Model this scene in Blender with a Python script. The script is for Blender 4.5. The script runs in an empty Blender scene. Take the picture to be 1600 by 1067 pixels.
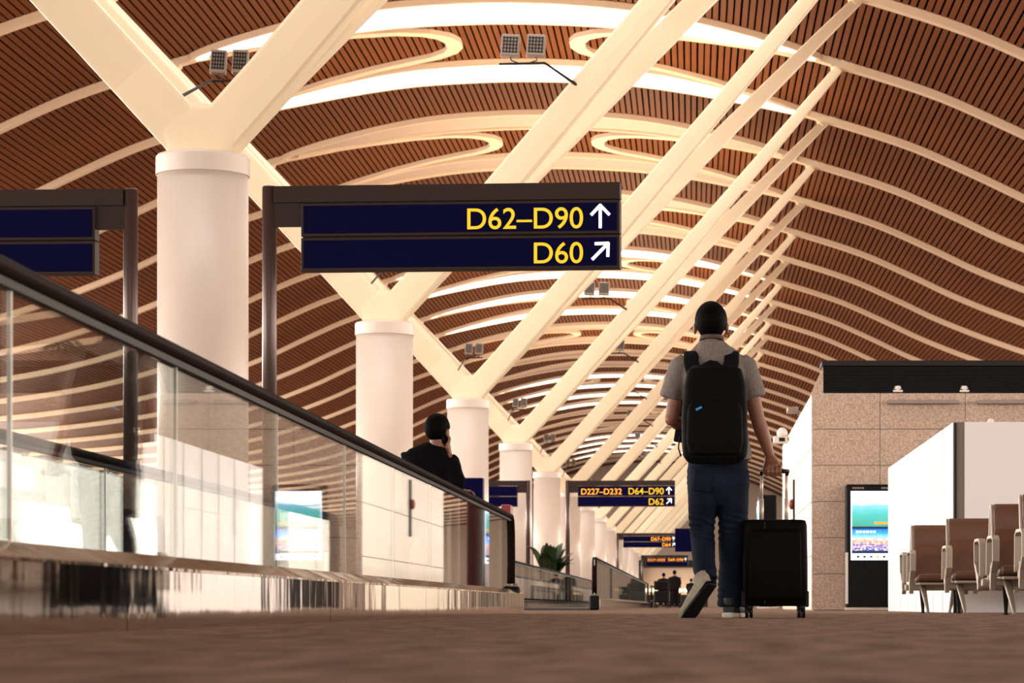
import bpy, bmesh, math, random
from mathutils import Vector, Matrix, noise
random.seed(7)
PI = math.pi
S = bpy.context.scene
COL = S.collection

# ---------------------------------------------------------------- camera
H = 0.065                       # lens height above the carpet
F = 4300.0                      # focal length in px of the 1600 px wide frame
VX, VY = 1083.0, 947.0          # where the concourse axis (+Y) vanishes
cd = bpy.data.cameras.new('camera')
cam = bpy.data.objects.new('camera', cd); COL.objects.link(cam)
cam.location = (0, 0, H); cam.rotation_euler = (PI/2, 0, 0)
cd.sensor_width = 36; cd.lens = F/1600*36
cd.shift_x = -(VX-800)/1600; cd.shift_y = (VY-533.5)/1600
cd.clip_start = 0.05; cd.clip_end = 1200
cd.dof.use_dof = True; cd.dof.focus_distance = 17.5; cd.dof.aperture_fstop = 9
S.camera = cam
# ---------------------------------------------------------------- world, exposure
S.view_settings.view_transform = 'Standard'; S.view_settings.look = 'None'
S.view_settings.gamma = 1; S.view_settings.use_curve_mapping = False
S.view_settings.exposure = 1.15
w = bpy.data.worlds.new('world'); S.world = w; w.use_nodes = True
w.node_tree.nodes['Background'].inputs[0].default_value = (1.0, 0.90, 0.80, 1)
w.node_tree.nodes['Background'].inputs[1].default_value = 1.0
def area(name, loc, rot, sx, sy, power, col):
    l = bpy.data.lights.new(name, 'AREA'); l.shape = 'RECTANGLE'; l.size = sx; l.size_y = sy
    l.energy = power; l.color = col
    o = bpy.data.objects.new(name, l); o.location = loc; o.rotation_euler = rot; COL.objects.link(o); return o
# daylight through the long side facades
area('facade_light_left', (-41, 130, 6), (0, -PI/2, 0), 7, 300, 42000, (1, .90, .80))
area('facade_light_right', (30.5, 130, 6), (0, PI/2, 0), 7, 300, 20000, (1, .86, .72))

# ---------------------------------------------------------------- helpers
def P(px, py, d):
    return Vector(((px-VX)*d/F, d, H+(VY-py)*d/F))
def link(o, parent=None):
    COL.objects.link(o)
    if parent: o.parent = parent
    return o
def empty(name, loc=(0, 0, 0), rz=0):
    o = bpy.data.objects.new(name, None); COL.objects.link(o); o.location = loc; o.rotation_euler = (0, 0, rz); return o
def tag(o, label=None, cat=None, group=None, kind=None):
    if label: o['label'] = label
    if cat: o['category'] = cat
    if group: o['group'] = group
    if kind: o['kind'] = kind
    return o
def mesh_obj(name, bm, mat, parent=None, smooth=False):
    me = bpy.data.meshes.new(name); bm.to_mesh(me); bm.free()
    if smooth:
        for p in me.polygons: p.use_smooth = True
    for m in (mat if isinstance(mat, (list, tuple)) else [mat]): me.materials.append(m)
    return link(bpy.data.objects.new(name, me), parent)
def inst(name, me, parent=None, loc=(0, 0, 0), rot=(0, 0, 0), scale=(1, 1, 1)):
    o = bpy.data.objects.new(name, me); o.location = loc; o.rotation_euler = rot; o.scale = scale
    return link(o, parent)
def copy_tree(o, parent=None):
    c = o.copy(); COL.objects.link(c); c.parent = parent
    for ch in list(o.children): copy_tree(ch, c)
    return c
def box(bm, x0, x1, y0, y1, z0, z1, mi=0):
    v = [bm.verts.new(p) for p in [(x0,y0,z0),(x1,y0,z0),(x1,y1,z0),(x0,y1,z0),(x0,y0,z1),(x1,y0,z1),(x1,y1,z1),(x0,y1,z1)]]
    for q in ((0,3,2,1),(4,5,6,7),(0,1,5,4),(1,2,6,5),(2,3,7,6),(3,0,4,7)):
        f = bm.faces.new([v[i] for i in q]); f.material_index = mi
    return v
def bevel_all(bm, off, seg=2):
    bmesh.ops.bevel(bm, geom=list(bm.edges), offset=off, segments=seg, affect='EDGES', profile=0.5)
def boxobj(name, dims, mat, parent=None, bev=0, seg=2):
    bm = bmesh.new(); box(bm, *dims)
    if bev: bevel_all(bm, bev, seg)
    return mesh_obj(name, bm, mat, parent, smooth=False)
def frame_from(dirv, side):
    d = dirv.normalized(); s = side - d*side.dot(d)
    if s.length < 1e-5: s = d.orthogonal()
    s.normalize(); return s, d.cross(s)
def loft(bm, pts, radii, side=Vector((1, 0, 0)), n=14, power=2.0, cap=True, mi=0):
    """closed tube through pts; radii = (r_side, r_other) per point; superellipse sections"""
    pts = [Vector(p) for p in pts]; rings = []
    for i, p in enumerate(pts):
        a = pts[max(0, i-1)]; b = pts[min(len(pts)-1, i+1)]
        s, t = frame_from(b-a, Vector(side)); r = radii[i]
        if not isinstance(r, (tuple, list)): r = (r, r)
        ring = []
        for k in range(n):
            an = 2*PI*k/n; c, sn = math.cos(an), math.sin(an)
            e = 2.0/power
            ring.append(bm.verts.new(p + s*(r[0]*math.copysign(abs(c)**e, c)) + t*(r[1]*math.copysign(abs(sn)**e, sn))))
        rings.append(ring)
    for a, b in zip(rings, rings[1:]):
        for k in range(n):
            f = bm.faces.new((a[k], a[(k+1) % n], b[(k+1) % n], b[k])); f.material_index = mi
    if cap:
        bm.faces.new(rings[0][::-1]).material_index = mi; bm.faces.new(rings[-1]).material_index = mi
    return rings
def ball(bm, c, r, n=14, m=9):
    c = Vector(c)
    if not isinstance(r, (tuple, list)): r = (r, r, r)
    mat = Matrix.Translation(c) @ Matrix.Diagonal((r[0], r[1], r[2], 1))
    bmesh.ops.create_uvsphere(bm, u_segments=n, v_segments=m, radius=1, matrix=mat)
def cyl(bm, a, b, r, n=12, r2=None):
    loft(bm, [a, b], [(r, r), (r2 or r, r2 or r)], side=Vector((1, 0, .01)), n=n)
def remesh(name, bm, mat, parent, voxel, smooth_it=4, wrinkle=None):
    """fuse overlapping lofts into ONE continuous skin"""
    me = bpy.data.meshes.new(name); bm.to_mesh(me); bm.free()
    o = bpy.data.objects.new(name, me); COL.objects.link(o)
    m = o.modifiers.new('r', 'REMESH'); m.mode = 'VOXEL'; m.voxel_size = voxel
    m = o.modifiers.new('s', 'SMOOTH'); m.iterations = smooth_it; m.factor = .5
    dg = bpy.context.evaluated_depsgraph_get(); dg.update()
    me2 = bpy.data.meshes.new_from_object(o.evaluated_get(dg))
    bpy.data.objects.remove(o)
    if wrinkle: wrinkle(me2)
    for p in me2.polygons: p.use_smooth = True
    me2.materials.clear()
    for mm in (mat if isinstance(mat, (list, tuple)) else [mat]): me2.materials.append(mm)
    me2.name = name
    return link(bpy.data.objects.new(name, me2), parent)

# ---------------------------------------------------------------- materials
def mat(name, col, rough=.5, metal=0, spec=.5, emis=None, estr=0, var=0, vscale=8, bump=0, bscale=60, stretch=(1, 1, 1), col2=None, coat=0):
    m = bpy.data.materials.new(name); m.use_nodes = True; nt = m.node_tree; b = nt.nodes['Principled BSDF']
    b.inputs['Base Color'].default_value = (*col, 1); b.inputs['Roughness'].default_value = rough
    b.inputs['Metallic'].default_value = metal; b.inputs['Specular IOR Level'].default_value = spec
    b.inputs['Coat Weight'].default_value = coat
    if emis: b.inputs['Emission Color'].default_value = (*emis, 1); b.inputs['Emission Strength'].default_value = estr
    if var or bump:
        tc = nt.nodes.new('ShaderNodeTexCoord'); mp = nt.nodes.new('ShaderNodeMapping'); mp.inputs['Scale'].default_value = stretch
        nt.links.new(tc.outputs['Object'], mp.inputs['Vector'])
    if var:
        n = nt.nodes.new('ShaderNodeTexNoise'); n.inputs['Scale'].default_value = vscale; n.inputs['Detail'].default_value = 6
        r = nt.nodes.new('ShaderNodeValToRGB'); c2 = col2 or tuple(max(0, c*(1-var)) for c in col)
        r.color_ramp.elements[0].position = .35; r.color_ramp.elements[1].position = .65
        r.color_ramp.elements[0].color = (*c2, 1); r.color_ramp.elements[1].color = (*col, 1)
        nt.links.new(mp.outputs[0], n.inputs['Vector']); nt.links.new(n.outputs['Fac'], r.inputs['Fac']); nt.links.new(r.outputs[0], b.inputs['Base Color'])
    if bump:
        n = nt.nodes.new('ShaderNodeTexNoise'); n.inputs['Scale'].default_value = bscale; n.inputs['Detail'].default_value = 3
        bp = nt.nodes.new('ShaderNodeBump'); bp.inputs['Strength'].default_value = bump; bp.inputs['Distance'].default_value = .02
        nt.links.new(mp.outputs[0], n.inputs['Vector']); nt.links.new(n.outputs['Fac'], bp.inputs['Height']); nt.links.new(bp.outputs[0], b.inputs['Normal'])
    return m
def emission(name, col, strength):
    m = bpy.data.materials.new(name); m.use_nodes = True; nt = m.node_tree; nt.nodes.clear()
    e = nt.nodes.new('ShaderNodeEmission'); e.inputs[0].default_value = (*col, 1); e.inputs[1].default_value = strength
    o = nt.nodes.new('ShaderNodeOutputMaterial'); nt.links.new(e.outputs[0], o.inputs[0]); return m
def glass_mat():
    m = bpy.data.materials.new('balustrade_glass'); m.use_nodes = True; nt = m.node_tree; nt.nodes.clear()
    g = nt.nodes.new('ShaderNodeNewGeometry'); d = nt.nodes.new('ShaderNodeVectorMath'); d.operation = 'DOT_PRODUCT'
    nt.links.new(g.outputs['Incoming'], d.inputs[0]); nt.links.new(g.outputs['Normal'], d.inputs[1])
    def math_(op, a, b=None):
        n = nt.nodes.new('ShaderNodeMath'); n.operation = op
        for i, x in enumerate((a, b)):
            if x is None: continue
            if isinstance(x, (int, float)): n.inputs[i].default_value = x
            else: nt.links.new(x, n.inputs[i])
        return n.outputs[0]
    c = math_('ABSOLUTE', d.outputs['Value']); p = math_('POWER', math_('SUBTRACT', 1, c), 5)
    f = math_('ADD', math_('MULTIPLY', p, .96), .04)
    t = nt.nodes.new('ShaderNodeBsdfTransparent'); t.inputs[0].default_value = (.93, .95, .93, 1)
    gl = nt.nodes.new('ShaderNodeBsdfGlossy'); gl.inputs['Roughness'].default_value = .012
    mx = nt.nodes.new('ShaderNodeMixShader'); nt.links.new(f, mx.inputs[0]); nt.links.new(t.outputs[0], mx.inputs[1]); nt.links.new(gl.outputs[0], mx.inputs[2])
    o = nt.nodes.new('ShaderNodeOutputMaterial'); nt.links.new(mx.outputs[0], o.inputs[0]); return m

M = {}
M['wood'] = mat('ceiling_wood', (.20, .056, .012), .6, spec=.2, var=.25, vscale=1.2, stretch=(3, .15, 3))
M['gap'] = mat('ceiling_void', (.004, .0015, .001), .95, spec=0)
M['cream'] = mat('cream_paint', (.86, .72, .51), .45, var=.05, vscale=.8)
M['rib'] = mat('rib_paint', (.84, .64, .45), .5)
M['sky_on'] = emission('skylight_glow', (1, .97, .93), 3.0)
M['sky_off'] = mat('skylight_blind', (.60, .45, .35), .6)
M['col'] = mat('column_paint', (.70, .60, .53), .35, var=.04, vscale=2)
M['carpet'] = mat('carpet', (.33, .22, .165), .95, spec=.05, var=.5, vscale=11, bump=.5, bscale=140, stretch=(1, .3, 1), col2=(.15, .095, .07))
M['granite'] = mat('granite', (.60, .46, .37), .45, var=.6, vscale=38, col2=(.36, .25, .19))
M['creamwall'] = mat('cream_wall_panel', (.86, .76, .62), .4)
M['white'] = mat('white_laminate', (.88, .87, .88), .35)
M['greypost'] = mat('grey_post', (.20, .165, .14), .5)
M['signframe'] = mat('sign_frame', (.035, .022, .02), .45, spec=0.12)
M['signpost'] = mat('sign_post', (.075, .045, .04), .3, metal=.4)
M['signblue'] = mat('sign_blue', (.0015, .001, .03), .45, spec=.04)
M['yellow'] = mat('sign_yellow', (.72, .42, .005), .4, emis=(1, .60, .005), estr=.28)
M['orange'] = mat('sign_amber', (.9, .3, .02), .4, emis=(1, .35, .02), estr=.55)
M['signwhite'] = mat('sign_white', (.85, .83, .9), .4, emis=(.95, .93, 1), estr=.5)
M['rail'] = mat('handrail_rubber', (.010, .005, .004), .6, spec=.05)
M['steel'] = mat('mirror_steel', (.70, .62, .55), .05, metal=1, bump=.16, bscale=1.6, stretch=(1, 1.5, .6))
M['ledge'] = mat('ledge_steel', (.55, .38, .22), .10, metal=1, bump=.5, bscale=3.5, stretch=(1, .8, 1))
M['glass'] = glass_mat()
M['joint'] = mat('glass_joint', (.85, .82, .78), .3)
M['belt'] = mat('walkway_belt', (.03, .03, .03), .6)
M['black'] = mat('black_plastic', (.006, .006, .007), .35, spec=0.12)
M['nylon'] = mat('black_nylon', (.004, .004, .005), .7, var=.3, vscale=30, bump=.2, bscale=200, spec=0.06)
M['strap'] = mat('black_webbing', (.006, .006, .007), .75, spec=0.06)
M['casefab'] = mat('suitcase_fabric', (.003, .003, .003), .6, bump=.2, bscale=300, spec=0.05)
M['chrome'] = mat('chrome', (.75, .68, .6), .18, metal=1)
M['tube'] = mat('handle_aluminium', (.72, .62, .52), .4, metal=.35)
M['skin'] = mat('skin', (.22, .085, .048), .5, var=.12, vscale=20)
M['hair'] = mat('hair', (.0025, .002, .002), .6, bump=.5, bscale=180, stretch=(1, 1, .25), spec=.03)
M['shirt'] = mat('grey_linen', (.20, .172, .155), .85, var=.3, vscale=130, stretch=(1, 1, .4), bump=.25, bscale=160)
M['jeans'] = mat('denim', (.009, .014, .031), .8, var=.45, vscale=9, bump=.25, bscale=220, stretch=(1, 1, .5), spec=0.1)
M['sole'] = mat('shoe_sole', (.70, .64, .56), .6)
M['shoe'] = mat('shoe_upper', (.02, .022, .03), .6)
M['suede'] = mat('shoe_suede', (.36, .31, .25), .8, var=.2, vscale=30)
M['sweater'] = mat('black_sweater', (.005, .0045, .006), .85, spec=0.03)
M['bluetag'] = mat('blue_tag', (.02, .25, .6), .5)
M['leather'] = mat('brown_leather', (.135, .058, .032), .5, var=.15, vscale=12)
M['alu'] = mat('cast_aluminium', (.46, .40, .34), .5, metal=.5)
M['dark'] = mat('dark_metal', (.02, .017, .016), .5, spec=0.15)
M['lampgrey'] = mat('lamp_grey', (.30, .24, .20), .45, metal=.3)
M['leaf'] = mat('leaf_green', (.022, .055, .012), .45, var=.4, vscale=14)
M['leafdark'] = mat('leaf_dark', (.012, .022, .008), .45)
M['red'] = mat('red_lacquer', (.22, .02, .02), .4)
M['beige'] = mat('beige_board', (.62, .47, .36), .6)
M['camwhite'] = mat('camera_white', (.8, .76, .72), .35)
M['pot'] = mat('black_pot', (.02, .016, .014), .5)
M['farcoat'] = mat('far_dark_cloth', (.012, .009, .009), .8, spec=0.03)
M['lightspot'] = emission('counter_lights', (1, .75, .42), 5)

# ---------------------------------------------------------------- floor, ceiling
XC = -5.45                                        # axis of the vault and of the columns
bm = bmesh.new(); box(bm, -60, 45, -25, 345, -.3, 0)
tag(mesh_obj('floor', bm, M['carpet']), 'brown mottled carpet covering the concourse floor', 'floor', kind='structure')

PROF = [(0, 17.47), (3, 17.34), (5, 17.07), (7.5, 16.53), (9.6, 15.95), (12.5, 15.02), (14.7, 14.05), (16.6, 13.15), (19.3, 12.1), (21.8, 11.3), (25, 10.6), (30, 9.95), (36.5, 9.5)]
def zc(u):
    u = abs(u)
    n = len(PROF)
    for i in range(n-1):
        if u <= PROF[i+1][0] or i == n-2:
            (x0, y0), (x1, y1) = PROF[i], PROF[i+1]
            def slope(j):
                if j <= 0: return 0.0
                if j >= n-1: return (PROF[-1][1]-PROF[-2][1])/(PROF[-1][0]-PROF[-2][0])
                return (PROF[j+1][1]-PROF[j-1][1])/(PROF[j+1][0]-PROF[j-1][0])
            h = x1-x0; t = (u-x0)/h; m0, m1 = slope(i)*h, slope(i+1)*h
            return (2*t**3-3*t**2+1)*y0+(t**3-2*t**2+t)*m0+(-2*t**3+3*t**2)*y1+(t**3-t**2)*m1
Y0, Y1 = -20.0, 334.0
bm = bmesh.new(); prev = None
us = [i*.75-36.75 for i in range(99)]
for u in us:
    a = [bm.verts.new((XC+u, y, zc(u)+dz)) for y, dz in ((Y0, .12), (Y1, .12), (Y1, .5), (Y0, .5))]
    if prev:
        for k in range(4): bm.faces.new((prev[k], prev[(k+1) % 4], a[(k+1) % 4], a[k]))
    prev = a
ceil = tag(mesh_obj('ceiling', bm, M['gap']), 'vaulted ceiling of brown slats crossed by cream ribs and glowing skylights', 'ceiling', kind='structure')
# slats: one board each, running along the concourse
bm = bmesh.new(); box(bm, -.075, .075, Y0, Y1, -.02, .02); slat_me = bpy.data.meshes.new('slat'); bm.to_mesh(slat_me); bm.free(); slat_me.materials.append(M['wood'])
arc = []; s = 0.0; u = 0.0; du = .01; nxt = .1
while u < 36:
    if s >= nxt: arc.append(u); nxt += .208
    s += math.hypot(du, zc(u+du)-zc(u)); u += du
outer = []
for k, u in enumerate(arc):
    th = math.atan2(zc(u+.02)-zc(u-.02), .04)
    for sg in (-1, 1):
        if u < 30.2 and not (sg > 0 and u > 29.2):
            inst('slat', slat_me, ceil, (XC+sg*u, 0, zc(u)+.04), (0, -th*sg, 0))
        else: outer.append((sg*u, th*sg))
bm = bmesh.new()
for u, th in outer:
    vs = box(bm, -.075, .075, Y0, Y1, -.02, .02)
    bmesh.ops.transform(bm, matrix=Matrix.Translation((XC+u, 0, zc(u)+.04)) @ Matrix.Rotation(-th, 4, 'Y'), verts=vs)
tag(mesh_obj('slat', bm, M['wood'], ceil), kind='stuff')
# ribs with their lens-shaped skylight in the crown
def lens(u):
    t = abs(u)/9.2
    return 1.35*(1-t*t)**.6 if t < 1 else 0
def strip(bm, us, yf, wd, drop, z_off=0.0):
    prev = None
    for u in us:
        y = yf(u); z = zc(u)+z_off
        a = [bm.verts.new((XC+u, y+dy, z+dz)) for dy, dz in ((-wd, .03), (-wd, -drop), (wd, -drop), (wd, .03))]
        if prev:
            for k in range(4): bm.faces.new((prev[k], a[k], a[(k+1) % 4], prev[(k+1) % 4]))
        else: bm.faces.new(a)
        prev = a
    bm.faces.new(prev[::-1])
bm = bmesh.new()
strip(bm, [-36+i*.6 for i in range(46)], lambda u: 0, .17, .2)
strip(bm, [9+i*.6 for i in range(46)], lambda u: 0, .17, .2)
for sg in (-1, 1): strip(bm, [-9.15+i*18.3/60 for i in range(61)], lambda u: sg*(lens(u)+.08), .085, .16)
bmesh.ops.recalc_face_normals(bm, faces=bm.faces)
rib_me = bpy.data.meshes.new('rib'); bm.to_mesh(rib_me); bm.free(); rib_me.materials.append(M['rib'])
def lens_mesh(name, m):
    bm = bmesh.new(); prev = None
    for i in range(61):
        u = -9.15+i*18.3/60; w = lens(u)+.02
        a = [bm.verts.new((XC+u, -w, zc(u)-.06)), bm.verts.new((XC+u, w, zc(u)-.06)), bm.verts.new((XC+u, w, zc(u)+.01)), bm.verts.new((XC+u, -w, zc(u)+.01))]
        if prev:
            for k in range(4): bm.faces.new((prev[k], prev[(k+1) % 4], a[(k+1) % 4], a[k]))
        prev = a
    bmesh.ops.recalc_face_normals(bm, faces=bm.faces)
    me = bpy.data.meshes.new(name); bm.to_mesh(me); bm.free(); me.materials.append(m); return me
lens_on = lens_mesh('skylight', M['sky_on']); lens_off = lens_mesh('skylight', M['sky_off'])
# hairpin trims between the two ribs of a bay
path = [(8.7, 4.25), (7.5, 3.75), (6, 3.15), (4.6, 2.65), (3.4, 2.2), (2.6, 1.75), (2.1, 1.1), (1.9, .4)]
path = path + [(u, -y) for u, y in reversed(path)]
trim_me = []
for sg in (-1, 1):
    bm = bmesh.new(); prev = None
    for i, (u, y) in enumerate(path):
        p0 = Vector(path[max(0, i-1)]); p1 = Vector(path[min(len(path)-1, i+1)]); d = (p1-p0).normalized(); nrm = Vector((-d.y, d.x))*.24
        a = []
        for q, dz in ((nrm, .02), (nrm, -.12), (-nrm, -.12), (-nrm, .02)):
            uu, yy = u+q.x, y+q.y; a.append(bm.verts.new((XC+sg*uu, yy, zc(uu)+dz)))
        if prev:
            for k in range(4): bm.faces.new((prev[k], a[k], a[(k+1) % 4], prev[(k+1) % 4]))
        else: bm.faces.new(a)
        prev = a
    bm.faces.new(prev[::-1])
    bmesh.ops.recalc_face_normals(bm, faces=bm.faces)
    me = bpy.data.meshes.new('oval_trim'); bm.to_mesh(me); bm.free(); me.materials.append(M['rib']); trim_me.append(me)
COLD = [30.6+18*k for k in range(17)]            # column distances
BRIGHT = {0, 1, 2, 3, 6, 7, 10, 11, 14, 15}
for k, c in enumerate(COLD):
    for dy in (-4.5, 4.5):
        inst('rib', rib_me, ceil, (0, c+dy, 0))
        inst('skylight', lens_on if k in BRIGHT else lens_off, ceil, (0, c+dy, -.02))
    for me in trim_me: inst('oval_trim', me, ceil, (0, c, 0))

# far end and low side walls
boxobj('wall_end', (-60, 45, 334, 335, 0, 18), M['beige'])['kind'] = 'structure'
boxobj('wall_left', (-43, -42.6, -20, 334, 0, 2.6), M['creamwall'])['kind'] = 'structure'
boxobj('wall_right', (31.2, 31.6, -20, 334, 0, 2.6), M['creamwall'])['kind'] = 'structure'

# ---------------------------------------------------------------- Y columns
ORD = ['nearest', 'second', 'third', 'fourth', 'fifth', 'sixth', 'seventh', 'eighth', 'ninth', 'tenth']
def make_column():
    t = empty('y_column', (XC, 0, 0))
    bm = bmesh.new(); cyl(bm, (0, 0, 0), (0, 0, 4.9), .50, 40); mesh_obj('shaft', bm, M['col'], t, True)
    bm = bmesh.new()
    loft(bm, [(0, 0, 4.84), (0, 0, 4.845), (0, 0, 5.04), (0, 0, 5.065)], [(.505, .505), (.518, .518), (.518, .518), (.50, .50)], n=40)
    o = mesh_obj('collar', bm, M['col'], t, True)
    m = o.modifiers.new('e', 'EDGE_SPLIT'); m.split_angle = .6
    bm = bmesh.new()
    loft(bm, [(0, 0, 5.02), (0, 0, 5.15), (0, 0, 5.32), (0, 0, 5.46), (0, 0, 5.54), (0, 0, 5.63)], [(.33, .25), (.41, .235), (.56, .225), (.67, .22), (.34, .215), (.08, .19)], n=36, power=5)
    mesh_obj('head', bm, M['cream'], t, True)
    for sx in (-1, 1):
        for sy in (-1, 1):
            bm = bmesh.new()
            pts, rad = [], []
            for i in range(15):
                z = 5.18+i*(15.72-5.18)/14; x = .367+(z-5.5)*.9135
                k = i/14
                pts.append((sx*x, sy*4.5*max(0, (z-5.5)/10.22)**1.4+sy*.04, z)); rad.append((.27-.14*k**2, .165-.05*k))
            loft(bm, pts, rad, side=Vector((1, 0, -.9*sx)), n=12, power=7)
            st = mesh_obj('strut', bm, M['cream'], t)
            st.data.materials.clear(); st.data.materials.append(M['cream'])
            bm = bmesh.new(); cyl(bm, (sx*9.55, sy*4.42, 15.62), (sx*9.85, sy*4.6, 15.95), .13, 10); box(bm, sx*9.8-.35, sx*9.8+.35, sy*4.5-.2, sy*4.5+.2, 15.74, 15.9)
            mesh_obj('pin_joint', bm, M['cream'], st)
    return t
proto = make_column()
for k, c in enumerate(COLD):
    o = proto if k == 0 else copy_tree(proto)
    o.location = (XC, c, 0)
    lab = 'white round column with splayed cream struts, %s in the row counted from the camera' % ORD[k].replace('nearest', 'first') if k < 10 else 'distant white round column with cream struts far down the concourse'
    tag(o, lab, 'column', 'columns in the long row')

# floodlight pairs on bracket arms
def make_flood(loc, d_arm):
    t = empty('floodlight_pair', loc)
    bm = bmesh.new()
    loft(bm, [(-.42, 0, -.16), (.36, 0, -.14)], [.022, .022], side=Vector((0, 1, 0)), n=8)
    loft(bm, [(.36*(1 if d_arm[0] > 0 else -1), 0, -.14), d_arm], [.022, .03], side=Vector((0, 1, 0)), n=8)
    mesh_obj('bracket_arm', bm, M['dark'], t)
    for sx in (-.24, .2):
        bm = bmesh.new(); box(bm, -.16, .16, -.07, .07, 0, .4); bevel_all(bm, .015, 1)
        R = Matrix.Translation((sx, 0, -.04)) @ Matrix.Rotation(math.radians(-14), 4, 'X') @ Matrix.Rotation(.05, 4, 'Y')
        bmesh.ops.transform(bm, matrix=R, verts=bm.verts)
        h = mesh_obj('lamp_head', bm, M['lampgrey'], t)
        bm = bmesh.new()
        for i in range(5): box(bm, -.12+i*.055, -.10+i*.055, -.085, -.06, .05, .35)
        for i in range(5): box(bm, -.13, .13, -.083, -.062, .06+i*.065, .075+i*.065)
        bmesh.ops.transform(bm, matrix=R, verts=bm.verts); mesh_obj('louvre', bm, M['dark'], h)
        bm = bmesh.new(); loft(bm, [(sx, .02, 0), (sx+.03, -.02, -.1), (sx*.3, 0, -.15)], [.012, .012, .012], n=6); mesh_obj('cable', bm, M['dark'], t)
    return t
fl = make_flood((XC, 0, 6.35), (-.5, -2.6, -.8)); fr = make_flood((XC, 0, 9.5), (.98, .4, -.5))
for k, c in enumerate(COLD[:9]):
    a = fl if k == 0 else copy_tree(fl); a.location = (-5.43, c+1.64, 6.33); a.scale = (.58, .58, .72)
    b = fr if k == 0 else copy_tree(fr); b.location = (-2.9, c-1.5, 9.5)
    tag(a, 'twin grey floodlights on a bent arm in the fork of the %s column' % ORD[k], 'floodlight', 'floodlights on the column struts')
    tag(b, 'twin grey floodlights high beside the right strut of the %s column' % ORD[k], 'floodlight', 'floodlights on the column struts')
    for off in ((-5.4, c+1.64, 6.9), (-2.9, c-1.5, 10.1)):      # their light, thrown up at the vault
        l = bpy.data.lights.new('floodlight_beam', 'SPOT'); l.energy = 1300; l.spot_size = 2.4; l.spot_blend = .8; l.color = (1, .78, .52); l.shadow_soft_size = .25
        o = bpy.data.objects.new('floodlight_beam', l); o.location = off; o.rotation_euler = (PI, 0, 0); COL.objects.link(o)

# ---------------------------------------------------------------- moving walkways
def joints(a, b, step): 
    n = max(1, round((b-a)/step)); return [a+(b-a)*i/n for i in range(n+1)]
def walkway(name, ya, yb, label, j0=None):
    t = empty(name, (0, ya, 0)); tag(t, label, 'moving walkway')
    L = yb-ya
    for side, xg, xf in (('near', -1.56, -1.47), ('far', -3.06, -3.15)):
        sg = 1 if side == 'near' else -1
        # polished skirt, in lengths with open joints
        ys = [0]+[y-ya for y in (3.15+4.0*i for i in range(30)) if ya+.5 < y < yb-.3]+[L+.45]
        for a, b in zip(ys, ys[1:]):
            bm = bmesh.new()
            v = [bm.verts.new(p) for p in [(xf, a+.004, 0), (xf, b-.004, 0), (xf, b-.004, .175), (xf, a+.004, .175), (xg-sg*.05, a+.004, 0), (xg-sg*.05, b-.004, 0), (xg-sg*.05, b-.004, .175), (xg-sg*.05, a+.004, .175)]]
            for q in ((0,1,2,3), (5,4,7,6), (3,2,6,7), (1,5,6,2), (4,0,3,7)): bm.faces.new([v[i] for i in q])
            bmesh.ops.recalc_face_normals(bm, faces=bm.faces)
            mesh_obj('skirt_panel', bm, M['steel'], t)
        bm = bmesh.new()
        v = [bm.verts.new(p) for p in [(xf+sg*.006, 0, .172), (xf+sg*.006, L+.4, .172), (xg+sg*.01, L+.3, .212), (xg+sg*.01, 0, .212), (xg-sg*.05, 0, .212), (xg-sg*.05, L+.3, .212), (xf+sg*.006, 0, .164), (xf+sg*.006, L+.4, .164)]]
        for q in ((0,1,2,3), (3,2,5,4), (6,7,1,0)): bm.faces.new([v[i] for i in q])
        mesh_obj('ledge', bm, M['ledge'], t)
        # glass, pane by pane
        start = (j0-ya) if j0 else 0
        js = sorted(set([0.0]+[start+2.01*i for i in range(-6, 60) if .3 < start+2.01*i < L-.25]+[L-.12]))
        for a, b in zip(js, js[1:]):
            bm = bmesh.new(); box(bm, xg-.006, xg+.006, a+.006, b-.006, .205, .80); g = mesh_obj('glass_pane', bm, M['glass'], t)
            bm = bmesh.new(); box(bm, xg-.005, xg+.005, a-.006, a+.006, .205, .80); mesh_obj('joint_strip', bm, M['joint'], g)
        # handrail with the turned-down newel at both ends
        pts = [(xg, .02, .26), (xg, -.02, .45), (xg, 0, .68), (xg, .07, .79), (xg, .18, .825)]
        n = max(2, int(L/2)); pts += [(xg, .18+(L-.36)*i/n, .825) for i in range(1, n+1)]
        pts += [(xg, L-.07, .79), (xg, L, .68), (xg, L+.02, .45), (xg, L-.02, .26)]
        bm = bmesh.new(); loft(bm, pts, [(.040, .022)]*len(pts), side=Vector((1, 0, 0)), n=12, power=2.6); mesh_obj('handrail', bm, M['rail'], t, True)
        bm = bmesh.new(); box(bm, xg-.016, xg+.016, .1, L-.1, .785, .806); mesh_obj('rail_profile', bm, M['dark'], t)
        for yy in (-.12, L-.04):
            bm = bmesh.new(); box(bm, xg-.08, xg+.08, yy, yy+.16, .0, .24); bevel_all(bm, .03, 2); mesh_obj('newel_base', bm, M['black'], t)
    bm = bmesh.new(); box(bm, -3.0, -1.62, -.3, L+.6, .002, .03); mesh_obj('belt', bm, M['belt'], t)
    return t
walkway('moving_walkway', 1.2, 23.5, 'moving walkway with glass sides in the left foreground, black handrail', 6.28)
walkway('moving_walkway', 43.5, 94, 'moving walkway with glass sides further down, beyond the first one')
walkway('moving_walkway', 103, 150, 'small distant moving walkway far down the concourse, beyond two others')

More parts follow.
